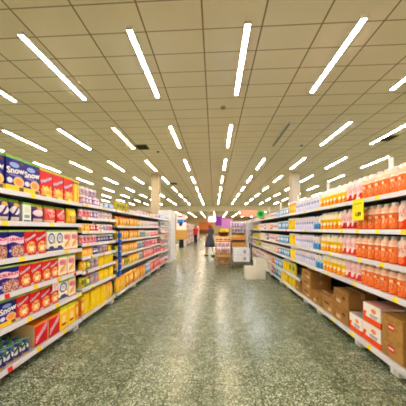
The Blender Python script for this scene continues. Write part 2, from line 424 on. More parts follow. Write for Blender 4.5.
D_SN='navy cereal box with yellow foot'; D_RD='red cereal box with slanting lilac name'; D_RB='red cereal box with golden bowl'; D_NP='navy cereal box with pink name band'; D_RG='white cereal box with blue ring'; D_WP='white cereal box with pink print'
sn1 = cereal(.07,.194,.33,snow_m,'Snow',.082,WHITEINK,.6,.12)
rd1 = cereal(.07,.178,.315,red_m,'Nescau',.056,SILVER,.64,.5)
ys1 = boxp('cereal_box', .19, .11, .30, yside_m)
rowL(seq(sn1,1.37,.1985,5,D_SN,'cereal box')+seq(rd1,2.365,.184,3,D_RD,'cereal box')+[(ys1,2.925,3.035,'narrow yellow cereal box seen end on','cereal box')], LA[0], 'top left shelf', 'cereal boxes on the top shelf')
nv = pouchp('cereal_pouch',.06,.112,.215,navyp_m); wg = boxp('cereal_box',.06,.1,.2,whp_m); pu = pouchp('cereal_pouch',.06,.16,.2,choc_m); pk = pouchp('cereal_pouch',.06,.17,.2,pkor_m); rp = pouchp('cereal_pouch',.06,.165,.2,rdp_m); yp = pouchp('cereal_pouch',.06,.2,.205,ylp_m)
rowL(seq(nv,1.67,.118,4,'navy pouch with white name','cereal pouch')+[(wg,2.15,2.255,'small white box with green top','cereal box'),(pu,2.262,2.43,'purple pouch with pink name','cereal pouch'),(pk,2.44,2.615,'coral pouch with green top','cereal pouch'),(rp,2.62,2.79,'red pouch with green top','cereal pouch'),(yp,2.81,3.02,'yellow pouch with flakes','cereal pouch')], LA[1], 'second left shelf', 'pouches on the second shelf')
np3 = cereal(.07,.165,.262,pink_m,'CRUNCH',.035,PINKINK,.66,.04); rb3 = cereal(.07,.14,.262,red2_m,'Nescau',.046,SILVER,.7,.5); rg3 = cereal(.07,.132,.258,ring_m); wp3 = cereal(.07,.142,.256,wpink_m)
def blocks(y, lst):
    out = []
    for p, w, n, desc in lst: out += seq(p, y, w, n, desc, 'cereal box'); y += w*n
    return out
rowL(blocks(1.655, [(np3,.17,3,D_NP),(rb3,.145,2,D_RB),(rg3,.1365,2,D_RG),(wp3,.147,2,D_WP)]), LA[2], 'third left shelf', 'cereal boxes on the third shelf')
np4 = cereal(.07,.2,.245,pink_m,'CRUNCH',.042,PINKINK,.66,.04); rb4 = cereal(.07,.13,.24,red2_m,'Nescau',.042,SILVER,.7,.5); wp4 = cereal(.07,.152,.25,wpink_m)
rowL(blocks(1.49, [(np4,.205,3,D_NP),(rb4,.1345,4,D_RB),(wp4,.157,2,D_WP)]), LA[3], 'fourth left shelf', 'cereal boxes on the fourth shelf')
sn5 = cereal(.07,.17,.24,snow_m,'Snow',.072,WHITEINK,.6,.12); rb5 = cereal(.07,.135,.24,red2_m,'Nescau',.044,SILVER,.7,.5); rg5 = cereal(.07,.17,.245,ring_m); wp5 = cereal(.07,.14,.245,wpink_m)
rowL(blocks(1.558, [(sn5,.176,3,D_SN),(rb5,.1395,4,D_RB),(rg5,.175,1,D_RG),(wp5,.15,1,D_WP)]), LA[4], 'fifth left shelf', 'cereal boxes on the fifth shelf')
tagh = MB().box(0,.002,-.05,.05,-.05,.05).build('shelf_sign', pack('hanging_sign_pale', (236,226,232), [('speck',.1,.9,.1,.9,8,.55,(220,60,90))]), None, False, (-XLIP+.012, 2.53, LA[4]+.24)); tag(tagh, 'small pale card hung over the red boxes on the left', 'sign')
# bottom shelf: pouches leaning in rows, then boxes
cl = pouchp('snack_pouch',.03,.115,.16,clus_m)
k = 0
for row in range(3):
    for i in range(10):
        y = 1.43+i*.08+row*.015
        o = put(cl, -1.915-row*.12, y, LA[5]+.024, random.uniform(-.12,.12)-.62, f'small blue green pouch in {["front","middle","back"][row]} line', 'bottom left shelf', 'pouch', 'blue pouches on the bottom shelf')
        o.rotation_euler.y = random.uniform(-.12, .04)
rt = boxp('cereal_box',.28,.18,.235,redog_m); lettering('Nescau',.045,SILVER,rt,.0012,0,.12,.5)
rt.data.materials.append(mat('box_top_orange',(246,150,56),.45)); rt.data.materials.append(mat('box_end_tan',(238,214,168),.5))
for p in rt.data.polygons:
    if p.normal.z > .9: p.material_index = 1
    elif p.normal.y < -.9: p.material_index = 2
yb_ = boxp('cereal_box',.2,.145,.28,yel_m)
rowL([(rt,2.29,2.475,'red box with orange top','cereal box'),(rt,2.475,2.66,'red box with orange top','cereal box')]+seq(yb_,2.665,.149,2,'yellow cereal box with bowl','cereal box'), LA[5], 'bottom left shelf', 'boxes on the bottom shelf')
rt2 = boxp('cereal_box',.2,.03,.24,mat('pale_box_end', (240,226,190), .5)); 

# --- second left bay: small groceries
def cpack(name, base, a, b, rough=.35):
    return pack(name, base, [('band',.85,1,a),('ell',.5,.5,.36,.24,b),('speck',0,1,.1,.8,6,.6,a)], rough)
M_pur = cpack('pk_purple', (170,120,190), (236,228,240), (230,214,236)); M_lil = cpack('pk_lilac', (196,176,206), (240,236,244), (130,90,150))
M_ltb = cpack('pk_lightblue', (120,176,226), (220,232,244), (236,240,250)); M_pnk = cpack('pk_pink', (232,120,150), (246,230,226), (200,50,90))
M_wht = cpack('pk_white', (236,230,228), (210,190,200), (190,150,170)); M_yel = cpack('pk_yellow', (248,206,40), (240,150,50), (252,228,120))
M_yl2 = pack('pk_bright_yellow', (252,216,10), [('ell',.5,.45,.3,.22,(252,228,60)),('band',.9,1,(244,196,20))]); M_dbl = cpack('pk_darkblue', (40,46,110), (190,190,220), (220,220,240))
M_org = cpack('pk_orange', (240,150,40), (250,214,90), (250,224,150)); M_grn = cpack('pk_green', (120,180,60), (250,210,60), (230,230,120))
M_lgy = cpack('pk_greylilac', (160,150,180), (200,196,210), (226,150,160)); M_red = cpack('pk_red', (226,60,66), (248,214,200), (250,200,190))
M_pst = cpack('pk_pastel', (228,214,196), (236,190,180), (200,220,200)); M_yor = cpack('pk_yellow_orange', (246,190,60), (226,120,40), (250,226,140)); M_ygn = cpack('pk_yellow_green', (214,196,50), (150,150,40), (120,130,40))
M_grey = cpack('pk_grey', (150,160,166), (200,210,214), (110,130,150)); M_rpk = cpack('pk_redpink', (236,90,90), (250,220,214), (250,190,190)); M_blu = cpack('pk_blue', (50,150,214), (220,236,246), (240,246,250))
LIDW = mat('lid_white', (240,238,236), .4); LIDB = mat('lid_blue', (60,80,160), .4); LIDY = mat('lid_yellow', (246,210,40), .4); LIDR = mat('lid_red', (206,40,50), .4)
PC = {}
def prod(kind, m, w, h, zone='L'):
    k = (kind, m.name, w, h, zone)
    if k not in PC:
        if kind == 'box': PC[k] = boxp('grocery_box' if zone == 'R' else 'food_box', .1, w, h, m)
        elif kind == 'crate': PC[k] = boxp('distant_carton', .3, w, h, m)  # coarse block standing in for product packs on the distant shelves
        elif kind == 'pouch': PC[k] = pouchp('food_pouch', .06, w, h, m)
        elif kind == 'can': PC[k] = jarp('food_can', w/2, h, m, LIDW, .9)
        elif kind == 'jar': PC[k] = jarp('food_jar', w/2, h, m, LIDB if m in (M_dbl, M_lgy) else LIDW)
        elif kind == 'carton': PC[k] = cartonp('drink_carton', .08, w, h, m, LIDW)
    return PC[k]
CN = {'pk_purple':'purple','pk_lilac':'lilac','pk_lightblue':'light blue','pk_pink':'pink','pk_white':'whitish','pk_yellow':'yellow','pk_bright_yellow':'plain bright yellow','pk_darkblue':'dark blue','pk_orange':'orange','pk_green':'green','pk_greylilac':'grey lilac','pk_red':'red','pk_pastel':'pale pastel','pk_yellow_orange':'amber','pk_yellow_green':'olive yellow','pk_grey':'grey','pk_redpink':'coral red','pk_blue':'bright blue'}
KN = {'box':('box','box'),'pouch':('pouch','pouch'),'can':('round can','can'),'jar':('round jar','jar'),'carton':('carton','carton')}
def fill(side, y, z, lst, loc, group, gap=.006, yend=99):
    for kind, m, w, h, n in lst:
        p = prod(kind, m, w, h, 'L' if side < 0 else 'R')
        for i in range(n):
            if y+w > yend: return y
            x = XF if side < 0 else XRIP+.035
            put(p, x+random.uniform(-.012,.012) if side < 0 else x+random.uniform(-.008,.012), y+w/2, z+.0205, (0 if side < 0 else PI)+random.uniform(-.03,.03), f'{CN[m.name]} {KN[kind][0]}', loc, KN[kind][1], group)
            y += w+gap
    return y
Bl = 'second left bay'
OB = ['top','second','third','fourth','fifth','sixth','seventh','bottom']
def bl(i): return f'{OB[i]} shelf of {Bl}'
fill(-1,3.1,LB_[0],[('can',M_pur,.1,.13,5),('box',M_pst,.1,.06,1),('box',M_ltb,.16,.085,2)],bl(0),'goods in the second left bay',yend=4.09)
yy = 3.1
for i in range(4):
    put(prod('can',M_lil,.1,.12), XF, yy+.05, LB_[0]+.0205+.131, 0, 'lilac can stacked on purple can', 'second left bay', 'can', 'goods in the second left bay'); yy += .106
fill(-1,3.09,LB_[1],[('jar',M_pnk,.075,.12,3),('jar',M_pur,.075,.12,3),('jar',M_wht,.075,.12,5),('jar',M_pst,.075,.12,1)],bl(1),'goods in the second left bay',yend=4.09)
fill(-1,3.09,LB_[2],[('jar',M_yel,.075,.11,3),('jar',M_red,.075,.11,3),('jar',M_wht,.075,.11,2),('jar',M_lil,.075,.11,2),('jar',M_pnk,.075,.11,2)],bl(2),'goods in the second left bay',yend=4.09)
fill(-1,3.09,LB_[3],[('can',M_pnk,.085,.12,5),('can',M_dbl,.085,.11,6)],bl(3),'goods in the second left bay',yend=4.09)
fill(-1,3.09,LB_[4],[('box',M_yor,.15,.12,2),('jar',M_dbl,.08,.11,2),('can',M_lgy,.1,.13,3),('box',M_yl2,.13,.1,1)],bl(4),'goods in the second left bay',yend=4.09)
fill(-1,3.09,LB_[5],[('pouch',M_yel,.14,.15,1),('pouch',M_grn,.1,.13,1),('can',M_lgy,.11,.15,2),('box',M_yl2,.16,.16,3)],bl(5),'goods in the second left bay',yend=4.09)
fill(-1,3.09,LB_[6],[('pouch',M_ygn,.12,.16,1),('pouch',M_grn,.1,.14,1),('box',M_lgy,.12,.16,2),('box',M_yl2,.16,.17,3)],bl(6),'goods in the second left bay',yend=4.09)
fill(-1,2.975,LB_[7],[('box',M_org,.07,.24,1)],'bottom left shelf','boxes on the bottom shelf',yend=3.05)
fill(-1,3.09,LB_[7],[('box',M_org,.07,.26,1),('box',M_yl2,.15,.29,4),('pouch',M_yel,.14,.28,2)],bl(7),'goods in the second left bay',yend=4.09)
# blue strip
bs = empty('hanging_strip', (-1.845, 4.2, 0))
MB().box(-.012, 0, -.025, .025, .46, 1.36).build('strip', mat('strip_blue', (30,80,190), .4), bs)
for i in range(7): MB().box(0, .035, -.035, .035, .49+i*.122, .59+i*.122, .008).build('packet', mat('packet_blue', (40,100,210), .35), bs)
tag(bs, 'blue hanging strip of small packets between the left bays', 'display strip')
# --- left third to fifth bays
Cn = ['past the blue strip', 'second past the blue strip', 'third past the blue strip', 'left end']
spec = [
 [('pouch',M_ygn,.15,.2,4),('box',M_pst,.12,.07,4),('box',M_wht,.12,.1,6),('box',M_pst,.12,.1,8),('box',M_lil,.1,.12,7)],
 [('pouch',M_yor,.13,.19,9),('pouch',M_grn,.12,.17,1),('jar',M_pst,.1,.16,8),('jar',M_wht,.1,.16,10)],
 [('pouch',M_ygn,.11,.17,2),('pouch',M_yor,.13,.19,8),('can',M_grey,.12,.19,4),('jar',M_pst,.1,.17,5),('jar',M_rpk,.1,.17,8)],
 [('pouch',M_grn,.12,.16,2),('pouch',M_yor,.13,.19,7),('can',M_grey,.12,.18,4),('box',M_pnk,.11,.18,6),('box',M_rpk,.1,.18,6)],
 [('pouch',M_yor,.13,.19,3),('pouch',M_ygn,.12,.17,2),('pouch',M_yel,.13,.2,5),('can',M_grey,.12,.18,2),('box',M_rpk,.12,.21,8),('box',M_pnk,.1,.18,8)],
 [('pouch',M_yel,.15,.29,3),('pouch',M_org,.15,.3,4),('pouch',M_yor,.14,.29,5),('box',M_blu,.12,.26,3),('box',M_rpk,.12,.29,10)],
]
for i, z in enumerate(LC):
    nm = ['top','second','third','fourth','fifth','bottom'][i]
    fill(-1,4.2,z,spec[i],f'{nm} shelf of far left bays','goods on the far left shelves',yend=7.58)
for i, z in enumerate(LD):
    nm = ['top','second','third','fourth','fifth','sixth','bottom'][i]
    m1, m2 = [(M_ltb,M_wht),(M_grey,M_ltb),(M_wht,M_pst),(M_pst,M_rpk),(M_pnk,M_wht),(M_rpk,M_wht),(M_rpk,M_pnk)][i]
    fill(-1,7.64,z,[('box',m1,.13,.15,5),('can',m2,.12,.15,5)],f'{nm} shelf of last left bay','goods in the last left bay',yend=8.95)

# --- right near: bottles
CAPW = mat('cap_white', (244,238,236), .4); CAPO = mat('cap_orange', (240,90,30), .4)
b_or = pack('bottle_orange', (246,140,70), [('band',.76,1,(252,206,180)),('band',.0,.06,(236,90,40)),('ell',.5,.42,.4,.2,(250,166,104)),('speck',.1,.9,.1,.62,7,.56,(240,112,58)),('speck',.2,.8,.3,.42,18,.58,(190,90,70)),('band',.7,.77,(252,232,220)),('rect',.3,.7,.5,.6,(252,220,200))], .25)
b_rw = pack('bottle_white_red', (248,226,220), [('band',0,.4,(240,74,36)),('ell',.5,.4,.36,.1,(248,226,220)),('ell',.5,.2,.3,.14,(250,130,70)),('speck',.1,.9,.5,.8,9,.55,(240,150,140))], .25)
b_pk = pack('bottle_pink', (250,222,222), [('band',.0,.38,(232,70,66)),('ell',.5,.36,.3,.2,(250,226,222)),('speck',.05,.95,.45,.75,9,.54,(242,168,184)),('band',.0,.06,(240,196,190))], .25)
b_ye = pack('bottle_yellow', (252,240,214), [('band',.36,.66,(248,206,20)),('band',.0,.36,(244,146,30)),('ell',.5,.36,.34,.12,(252,236,196)),('ell',.5,.16,.3,.12,(248,190,70))], .25)
b_rd = pack('bottle_red', (236,60,24), [('band',.7,1,(240,80,40)),('ell',.5,.4,.4,.2,(250,110,50))], .25)
b_bl = pack('carton_blue_white', (240,240,246), [('band',0,.42,(40,140,206)),('ell',.5,.42,.34,.14,(90,180,226)),('speck',.1,.9,.55,.85,9,.55,(210,170,170))], .3)
b_lw = pack('carton_lilac_white', (232,230,246), [('rect',.1,.9,.42,.6,(130,160,214)),('band',0,.2,(210,206,236)),('speck',.1,.9,.62,.82,10,.55,(226,150,180)),('ell',.7,.3,.2,.1,(190,190,230))], .3)
B_or = bottlep('juice_bottle',.047,.265,b_or,CAPW); B_rw = bottlep('juice_bottle',.047,.27,b_rw,CAPW); B_pk = bottlep('juice_bottle',.047,.265,b_pk,CAPW)
B_ye = bottlep('juice_bottle',.047,.255,b_ye,CAPW); B_rd = bottlep('juice_bottle',.04,.285,b_rd,CAPO); B_bl = cartonp('milk_carton',.08,.092,.235,b_bl,LIDB); B_lw = cartonp('milk_carton',.085,.098,.235,b_lw,LIDW)
D = {id(B_or):('orange bottle with pale shoulders','bottle'),id(B_rw):('white bottle with red foot','bottle'),id(B_pk):('pinkish bottle with red foot','bottle'),id(B_ye):('yellow banded bottle','bottle'),id(B_rd):('slim all red bottle','bottle'),id(B_bl):('white carton with blue foot','carton'),id(B_lw):('lilac white milk carton','carton')}
RS = ['top right shelf','second right shelf','third right shelf','fourth right shelf']
for i in range(4):
    z = RN[i]
    for dep in ((0, 1) if i else (0,)):
        y = 1.37
        lst = [(B_rw,.1,5),(B_rd,.085,1 if i in (0,1,2) else 0),(B_rw,.1,1 if i else 0),(B_or,.0985,6 if i else 6),(B_pk,.0985,3),(B_ye,.0985,7 if i==0 else 6),(B_bl,.1,0 if i==0 else 2),(B_lw,.102,10)]
        for p, w, n in lst:
            for _ in range(n):
                if y+w > 4.62: break
                dsc, cat = D[id(p)]
                if dep: dsc = dsc.replace(' bottle', ' bottle behind another',1) if False else 'rear '+dsc
                put(p, XRIP+.03+(.047 if cat == 'bottle' else 0)+dep*.115+random.uniform(0,.012), y+w/2, z+.0205, PI+random.uniform(-.25,.25)*(cat=='bottle'), dsc, RS[i], cat, f'drinks on the {RS[i]}')
                y += w
# --- right far goods
fr = [
 [('can',M_yel,.13,.26,3),('box',M_blu,.16,.16,3),('box',M_ltb,.14,.13,3),('can',M_wht,.12,.14,5),('box',M_pst,.12,.13,6),('can',M_red,.11,.15,5),('box',M_wht,.12,.12,20)],
 [('can',M_yl2,.13,.25,3),('box',M_blu,.15,.2,5),('can',M_wht,.12,.19,5),('can',M_rpk,.12,.19,2),('box',M_pst,.12,.2,4),('can',M_dbl,.12,.2,2),('box',M_wht,.12,.2,6),('can',M_yel,.12,.19,3),('box',M_ygn,.12,.2,8)],
 [('can',M_yl2,.13,.24,3),('box',M_blu,.15,.18,5),('can',M_rpk,.12,.18,2),('can',M_wht,.12,.19,6),('box',M_dbl,.11,.2,2),('box',M_pst,.12,.2,8),('can',M_grn,.12,.18,4),('box',M_ygn,.12,.18,8)],
 [('can',M_yl2,.14,.24,2),('box',M_blu,.15,.18,5),('can',M_rpk,.12,.18,2),('can',M_pst,.12,.18,7),('box',M_wht,.12,.18,8),('can',M_ygn,.12,.18,4),('box',M_grn,.12,.18,4),('box',M_lil,.12,.18,8)],
 [('pouch',M_ygn,.2,.25,2),('can',M_yl2,.14,.24,3),('box',M_blu,.15,.18,4),('can',M_red,.12,.18,3),('box',M_pst,.12,.19,8),('can',M_wht,.12,.19,10),('box',M_pst,.12,.18,9)],
 [('pouch',M_yl2,.2,.235,3),('box',M_yl2,.16,.22,2),('box',M_blu,.16,.2,4),('box',M_red,.14,.2,2),('box',M_pst,.14,.2,8),('can',M_wht,.12,.2,10),('box',M_pst,.12,.18,9)],
]
for i, z in enumerate(RF):
    y0 = 4.62 if i < 4 else 4.6
    nm = ['top','second','third','fourth','fifth','bottom'][i]
    fill(1, y0, z, fr[i], f'{nm} shelf of far right bays', 'goods on the far right shelves', yend=10.2)

# --- cartons on the right bottom deck
def kraft(name, base, lab=None):
    sh = [('speck',0,1,0,1,3,.5,tuple(int(c*.93) for c in base))]
    if lab == 'red': sh += [('rect',.3,.62,.3,.62,(206,80,70)),('rect',.34,.58,.4,.5,(240,214,200))]
    if lab == 'pale': sh += [('rect',.2,.5,.15,.4,(206,186,150)),('rect',.6,.8,.5,.66,(110,74,40))]
    if lab == 'ink': sh += [('rect',.25,.7,.55,.7,(120,78,40)),('rect',.6,.85,.2,.4,(214,196,160))]
    return pack(name, base, sh, .7, .2)
K1 = kraft('kraft_a', (178,138,84), 'ink'); K2 = kraft('kraft_b', (168,128,76), 'pale'); K3 = kraft('kraft_c', (182,142,84), 'red'); KT = mat('packing_tape', (206,170,116), .3)
WO = pack('carton_white_orange', (246,240,236), [('band',0,.3,(244,90,24)),('rect',0,.16,0,.48,(244,90,24)),('ell',.12,.5,.09,.07,(244,90,24)),('ell',.62,.7,.14,.12,(246,150,100)),('rect',.4,.84,.42,.5,(150,160,190)),('rect',.44,.8,.34,.38,(120,130,160))], .45)
WOT = mat('carton_top_pink', (226,170,160), .5)
def cardboard(d, w, h, m, topm=None):
    o = MB().box(-d, 0, -w/2, w/2, 0, h-.004, .004).build('cardboard_box', m)
    f = MB(); f.box(-d, -d/2-.002, -w/2, w/2, h-.004, h); f.box(-d/2+.002, 0, -w/2, w/2, h-.004, h); f.build('top_flaps', topm or m, o)
    if topm is None:
        t = MB(); t.box(-d/2-.025, -d/2+.025, -w/2-.001, w/2+.001, h, h+.0015); t.box(-d/2-.025, -d/2+.025, -w/2-.0015, -w/2, h-.07, h+.001); t.box(-d/2-.025, -d/2+.025, w/2, w/2+.0015, h-.07, h+.001); t.build('tape', KT, o)
    return o
def stack(ya, yb, hs, m, labels, d=.36, topm=None, x=XRIP+.035, z=.139):
    z0 = z
    for h, l in zip(hs, labels):
        o = cardboard(d, yb-ya-.008, h, m, topm); o.location = (x, (ya+yb)/2, z0); o.rotation_euler.z = PI
        tag(o, l, 'box', 'cartons on the bottom right shelf'); z0 += h+.0025
    return z0
stack(1.5,1.945,[.2,.19],K1,['brown cardboard box at the near right edge, lower of two','brown cardboard box at the near right edge, upper of two'])
stack(1.96,2.215,[.21,.2],K3,['lower brown box with red label, next to orange cartons','upper brown box with red label, next to orange cartons'])
stack(2.225,2.495,[.215,.215],WO,['white and orange carton, lower one of the stacked pair','white and orange carton, upper one of the stacked pair'],topm=WOT)
stack(2.505,2.745,[.215],WO,['single white and orange carton with nothing stacked on it'],topm=mat('carton_top_grey',(196,186,186),.5))
stack(2.76,3.11,[.215,.21],K2,['lower of two large brown boxes beside the single orange carton','upper of two large brown boxes beside the single orange carton'])
stack(3.13,3.44,[.215],K1,['low brown box between two taller brown stacks, nearer one'])
stack(3.47,3.81,[.19],K2,['low brown box between two taller brown stacks, farther one'])
zt = stack(3.84,4.23,[.165,.165,.16],K1,['lowest brown box in the stack of three','middle brown box in the stack of three','topmost brown box in the stack of three'])
wb = pouchp('plastic_bag',.26,.3,.06,mat('white_film',(228,220,212),.3)); wb.location = (XRIP+.1,4.03,zt+.002); wb.rotation_euler.z = PI; tag(wb,'crumpled white plastic film lying on the tallest brown stack','bag')
stack(4.27,4.56,[.2],K2,['brown box under the lower shelf beside yellow bags'],d=.3)

# --- yellow price sign and others
ps = empty('price_sign', (XRIP-.022, 2.49, 1.5), PI)
MB().box(0,.003,-.097,.097,0,.245).build('card', mat('sign_yellow', (255,236,0), .5), ps)
MB().box(.003,.0036,-.07,.07,.185,.2).build('green_line', mat('sign_green', (170,190,20), .5), ps)
lettering('1,89',.06,BLACKINK,ps,.004,.005,.07); lettering('OFERTA',.03,mat('sign_orange',(240,150,30),.5),ps,.004,0,.215) if False else None
MB().box(-.002,.004,-.03,.03,.245,.27).build('clip', WHITE, ps)
tag(ps, 'bright yellow price sign hanging from top right shelf edge', 'sign')
gs = empty('shelf_sign', (1.62, 7.5, 1.72), -PI/2)
g = MB(); pts = []
for i in range(20):
    a = 2*PI*i/20; r = .17 if i % 2 else .125
    pts.append((r*math.cos(a), .2+r*math.sin(a)))
g.prism(pts, 0, 0, .006); g.build('starburst', pack('star_green', (60,196,80), [('ell',.5,.5,.22,.22,(30,110,50))]), gs)
MB().box(-.004,0,-.01,.01,-.01,.2).build('stem', WHITE, gs)
tag(gs, 'green starburst shelf sign standing on far right shelf edge', 'sign')

# ------------------------------------------------------------------ middle: white boxes, carts, displays
def open_box(x0, x1, y0, h, dep, label):
    r = empty('plastic_tub', ((x0+x1)/2, y0, 0)); w = (x1-x0)/2; t = .008
    b = MB(); b.box(-w,w,0,t,0,h); b.box(-w,w,dep-t,dep,0,h); b.box(-w,-w+t,t,dep-t,0,h); b.box(w-t,w,t,dep-t,0,h); b.box(-w+t,w-t,t,dep-t,0,.01)
    b.build('tub', mat('tub_white',(238,236,226),.45), r)
    c = MB()
    for i in range(5):
        xx = -w+.03+i*(2*w-.06)/4
        c.prism([(xx-.03,h-.02),(xx+.03,h-.02),(xx+.012,h+.035),(xx-.01,h+.02)],1,.012+.01*i,.016+.01*i)
    c.build('torn_flap', mat('flap_white',(246,244,238),.5), r)
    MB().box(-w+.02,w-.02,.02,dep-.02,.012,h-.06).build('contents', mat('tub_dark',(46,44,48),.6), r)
    tag(r, label, 'box')
open_box(.89,1.16,6.0,.33,.4,'low open white box on the floor by right shelves')
open_box(1.165,1.43,6.05,.56,.4,'taller open white box on the floor against right shelves')
WIRE = mat('wire_grey', (188,190,192), .35, .6)
def wheel_set(r, xs, ys_, z=.05):
    for x in xs:
        for y in ys_:
            w = MB().tube((x-.012,y,z),(x+.012,y,z),z,n=14).build('wheel', RUBBER, r, True)
            MB().box(x-.018,x+.018,y-.015,y+.015,z,z+.07).build('fork', CHROME, w)
def shopping_cart(loc, label):
    r = empty('shopping_cart', loc)
    hw, L = .27, .8
    b = MB()
    for k in range(6):
        z = .5+k*.075
        for s in (-1,1): b.tube((s*hw,0,z),(s*hw*.97,L,z),.004,n=5)
        b.tube((-hw,0,z),(hw,0,z),.004,n=5); b.tube((-hw*.97,L,z),(hw*.97,L,z),.004,n=5)
    for k in range(12):
        x = -hw+2*hw*k/11
        b.tube((x,0,.5),(x,0,.875),.003,n=5); b.tube((x,L,.5),(x,L,.875),.003,n=5); b.tube((x,0,.5),(x,L,.5),.003,n=5)
    for k in range(14):
        y = L*k/13
        for s in (-1,1): b.tube((s*hw,y,.5),(s*hw,y,.875),.003,n=5)
    b.build('basket', WIRE, r)
    f = MB()
    for s in (-1,1):
        f.tube((s*hw,.02,.09),(s*hw,.02,.95),.012); f.tube((s*hw,.02,.16),(s*hw,L-.02,.16),.012); f.tube((s*hw,L-.02,.09),(s*hw,L-.02,.5),.012)
    for k in range(9): f.tube((-hw,.02+k*.095,.16),(hw,.02+k*.095,.16),.005,n=5)
    f.build('frame', CHROME, r)
    MB().tube((-hw,.02,.95),(hw,.02,.95),.016).build('handle', mat('cart_handle_red',(200,60,50),.4), r)
    wheel_set(r,(-hw+.02,hw-.02),(.06,L-.06),.045)
    tag(r, label, 'cart')
shopping_cart((.35,7.7,0),'grey wire shopping cart holding pink and white packs')
PW = cpack('bag_pink_white',(236,214,216),(244,240,240),(226,120,140))
pb = pouchp('grocery_bag',.13,.165,.22,PW)
for i in range(3):
    for j in range(2):
        put(pb,.18+.17*i,7.88+.2*j,.512,-PI/2,f'pink white bag in {["front","rear"][j]} line','basket of grey cart','bag','bags in the cart basket')
for i in range(3):
    put(pb,.18+.17*i,7.98,.735,-PI/2,'pink white bag lying uppermost','basket of grey cart','bag','bags in the cart basket')
bx = cardboard(.3,.42,.2,K2); bx.location=(.35,7.74,.172); bx.rotation_euler.z=-PI/2; tag(bx,'brown cardboard box on the lower rack of the wire cart','box')
# flat trolley with two white cartons
r = empty('stock_trolley',(.99,7.7,0))
d = MB().box(-.33,.33,0,.5,.2,.225,.004).build('deck', mat('deck_grey',(120,122,124),.5,.3), r)
f = MB()
for s in (-1,1):
    f.tube((s*.31,.03,.05),(s*.31,.03,.21),.014); f.tube((s*.31,.47,.05),(s*.31,.47,.21),.014)
f.build('frame', CHROME, r)
h = MB()
for y in (.04,.46): h.tube((.345,y,.1),(.345,y,.86),.016)
h.tube((.345,.04,.86),(.345,.46,.86),.016)
for k in range(3): h.tube((.345,.04,.35+k*.17),(.345,.46,.35+k*.17),.01)
h.build('handle', mat('trolley_grey',(96,100,106),.4,.4), r)
wheel_set(r,(-.3,.3),(.06,.44),.05)
tag(r,'grey flat trolley with side handle under white cartons','cart')
WC = pack('white_carton',(238,240,244),[('rect',.62,.78,.25,.75,(180,170,200)),('band',0,.06,(196,200,206)),('rect',.1,.4,.4,.5,(214,218,228))],.4)
for i, l in enumerate(('lower white carton on the grey flat trolley','upper white carton on the grey flat trolley')):
    o = cardboard(.42,.58,.24,WC,mat('white_card',(240,240,242),.5)); o.location=(.98,7.73,.226+i*.243); o.rotation_euler.z=-PI/2; tag(o,l,'box')
# yellow display pile behind
YB = pack('display_yellow_box',(246,206,110),[('band',.55,.75,(250,236,190)),('ell',.3,.35,.2,.2,(226,90,110)),('ell',.75,.35,.2,.2,(150,110,170)),('band',.9,1,(240,150,50))],.4)
OBX = pack('display_orange_box',(246,150,50),[('band',.4,.6,(250,226,170)),('ell',.5,.3,.3,.15,(226,70,30))],.4)
pal = empty('pallet',(.38,9.2,0))
q = MB()
for i in range(5): q.box(-.36,.36,i*.15,i*.15+.1,.1,.12)
q.build('deck_boards', mat('pallet_wood',(170,130,84),.7), pal)
q = MB()
for x in (-.34,-.04,.26): q.box(x,x+.08,0,.7,0,.1)
q.build('bearers', mat('pallet_wood',(170,130,84),.7), pal)
tag(pal,'wooden pallet under the pile of yellow boxes','pallet')
for lay in range(5):
    for i in range(2):
        o = boxp('display_box',.6,.33,.19,YB if lay != 2 else OBX)
        o.location=(.21+.34*i,9.21,.121+lay*.1925); o.rotation_euler.z=-PI/2
        tag(o,f'yellow printed box in pile behind the wire cart, {orn(lay)} layer up, {"left" if i==0 else "right"}' if lay != 2 else f'orange printed box in pile behind the wire cart, {"left" if i==0 else "right"}','box','boxes piled behind the cart')
zt = .121+5*.1925
ba = empty('fruit_basket',(.42,9.5,zt))
b = MB(); b.lathe([(.14,0),(.2,.16),(.205,.17)],16,sx=1.2); b.build('basket', mat('basket_dark',(70,44,34),.6), ba)
tag(ba,'dark basket with yellow packs standing on the yellow box pile','basket')
for i in range(7):
    a = i*2*PI/6; rr = 0 if i == 6 else .17
    o = pouchp('yellow_pack',.07,.1,.16,M_yl2); o.location=(.42+rr*math.cos(a)*1.1+.03,9.5+rr*math.sin(a),zt+.172+(.0 if i<6 else .03)); o.rotation_euler.z=a
    tag(o,f'yellow pack in the dark basket, {orn(i)} around the rim' if i<6 else 'yellow pack in the middle of the dark basket','pack','yellow packs in the basket')
# display rack with orange packs
ra = empty('display_rack',(1.1,9.6,0))
for s in (-1,1): MB().box(s*.33-.015,s*.33+.015,0,.4,0,1.75).build('side_panel', WHITE, ra)
MB().box(-.315,.315,.38,.4,.1,1.75).build('back_panel', mat('rack_lilac',(206,200,220),.5), ra)
RZ = [.25,.62,.95,1.25,1.5]
for z in RZ: MB().box(-.315,.315,0,.38,z-.02,z).build('shelf', WHITE, ra)
tag(ra,'white display rack of orange and lilac goods behind the trolley','rack')
rackg = [(M_ygn,'box'),(M_yor,'box'),(M_org,'box'),(M_lil,'can'),(M_pur,'can')]
for i,(m,kd) in enumerate(rackg):
    p = prod(kd,m,.11,.2)
    for k in range(5):
        put(p,.865+.118*k,9.62+.0,RZ[i]+.001,-PI/2,f'{CN[m.name]} {KN[kd][0]}','rack behind the white cartons',KN[kd][1],'goods on the display rack')
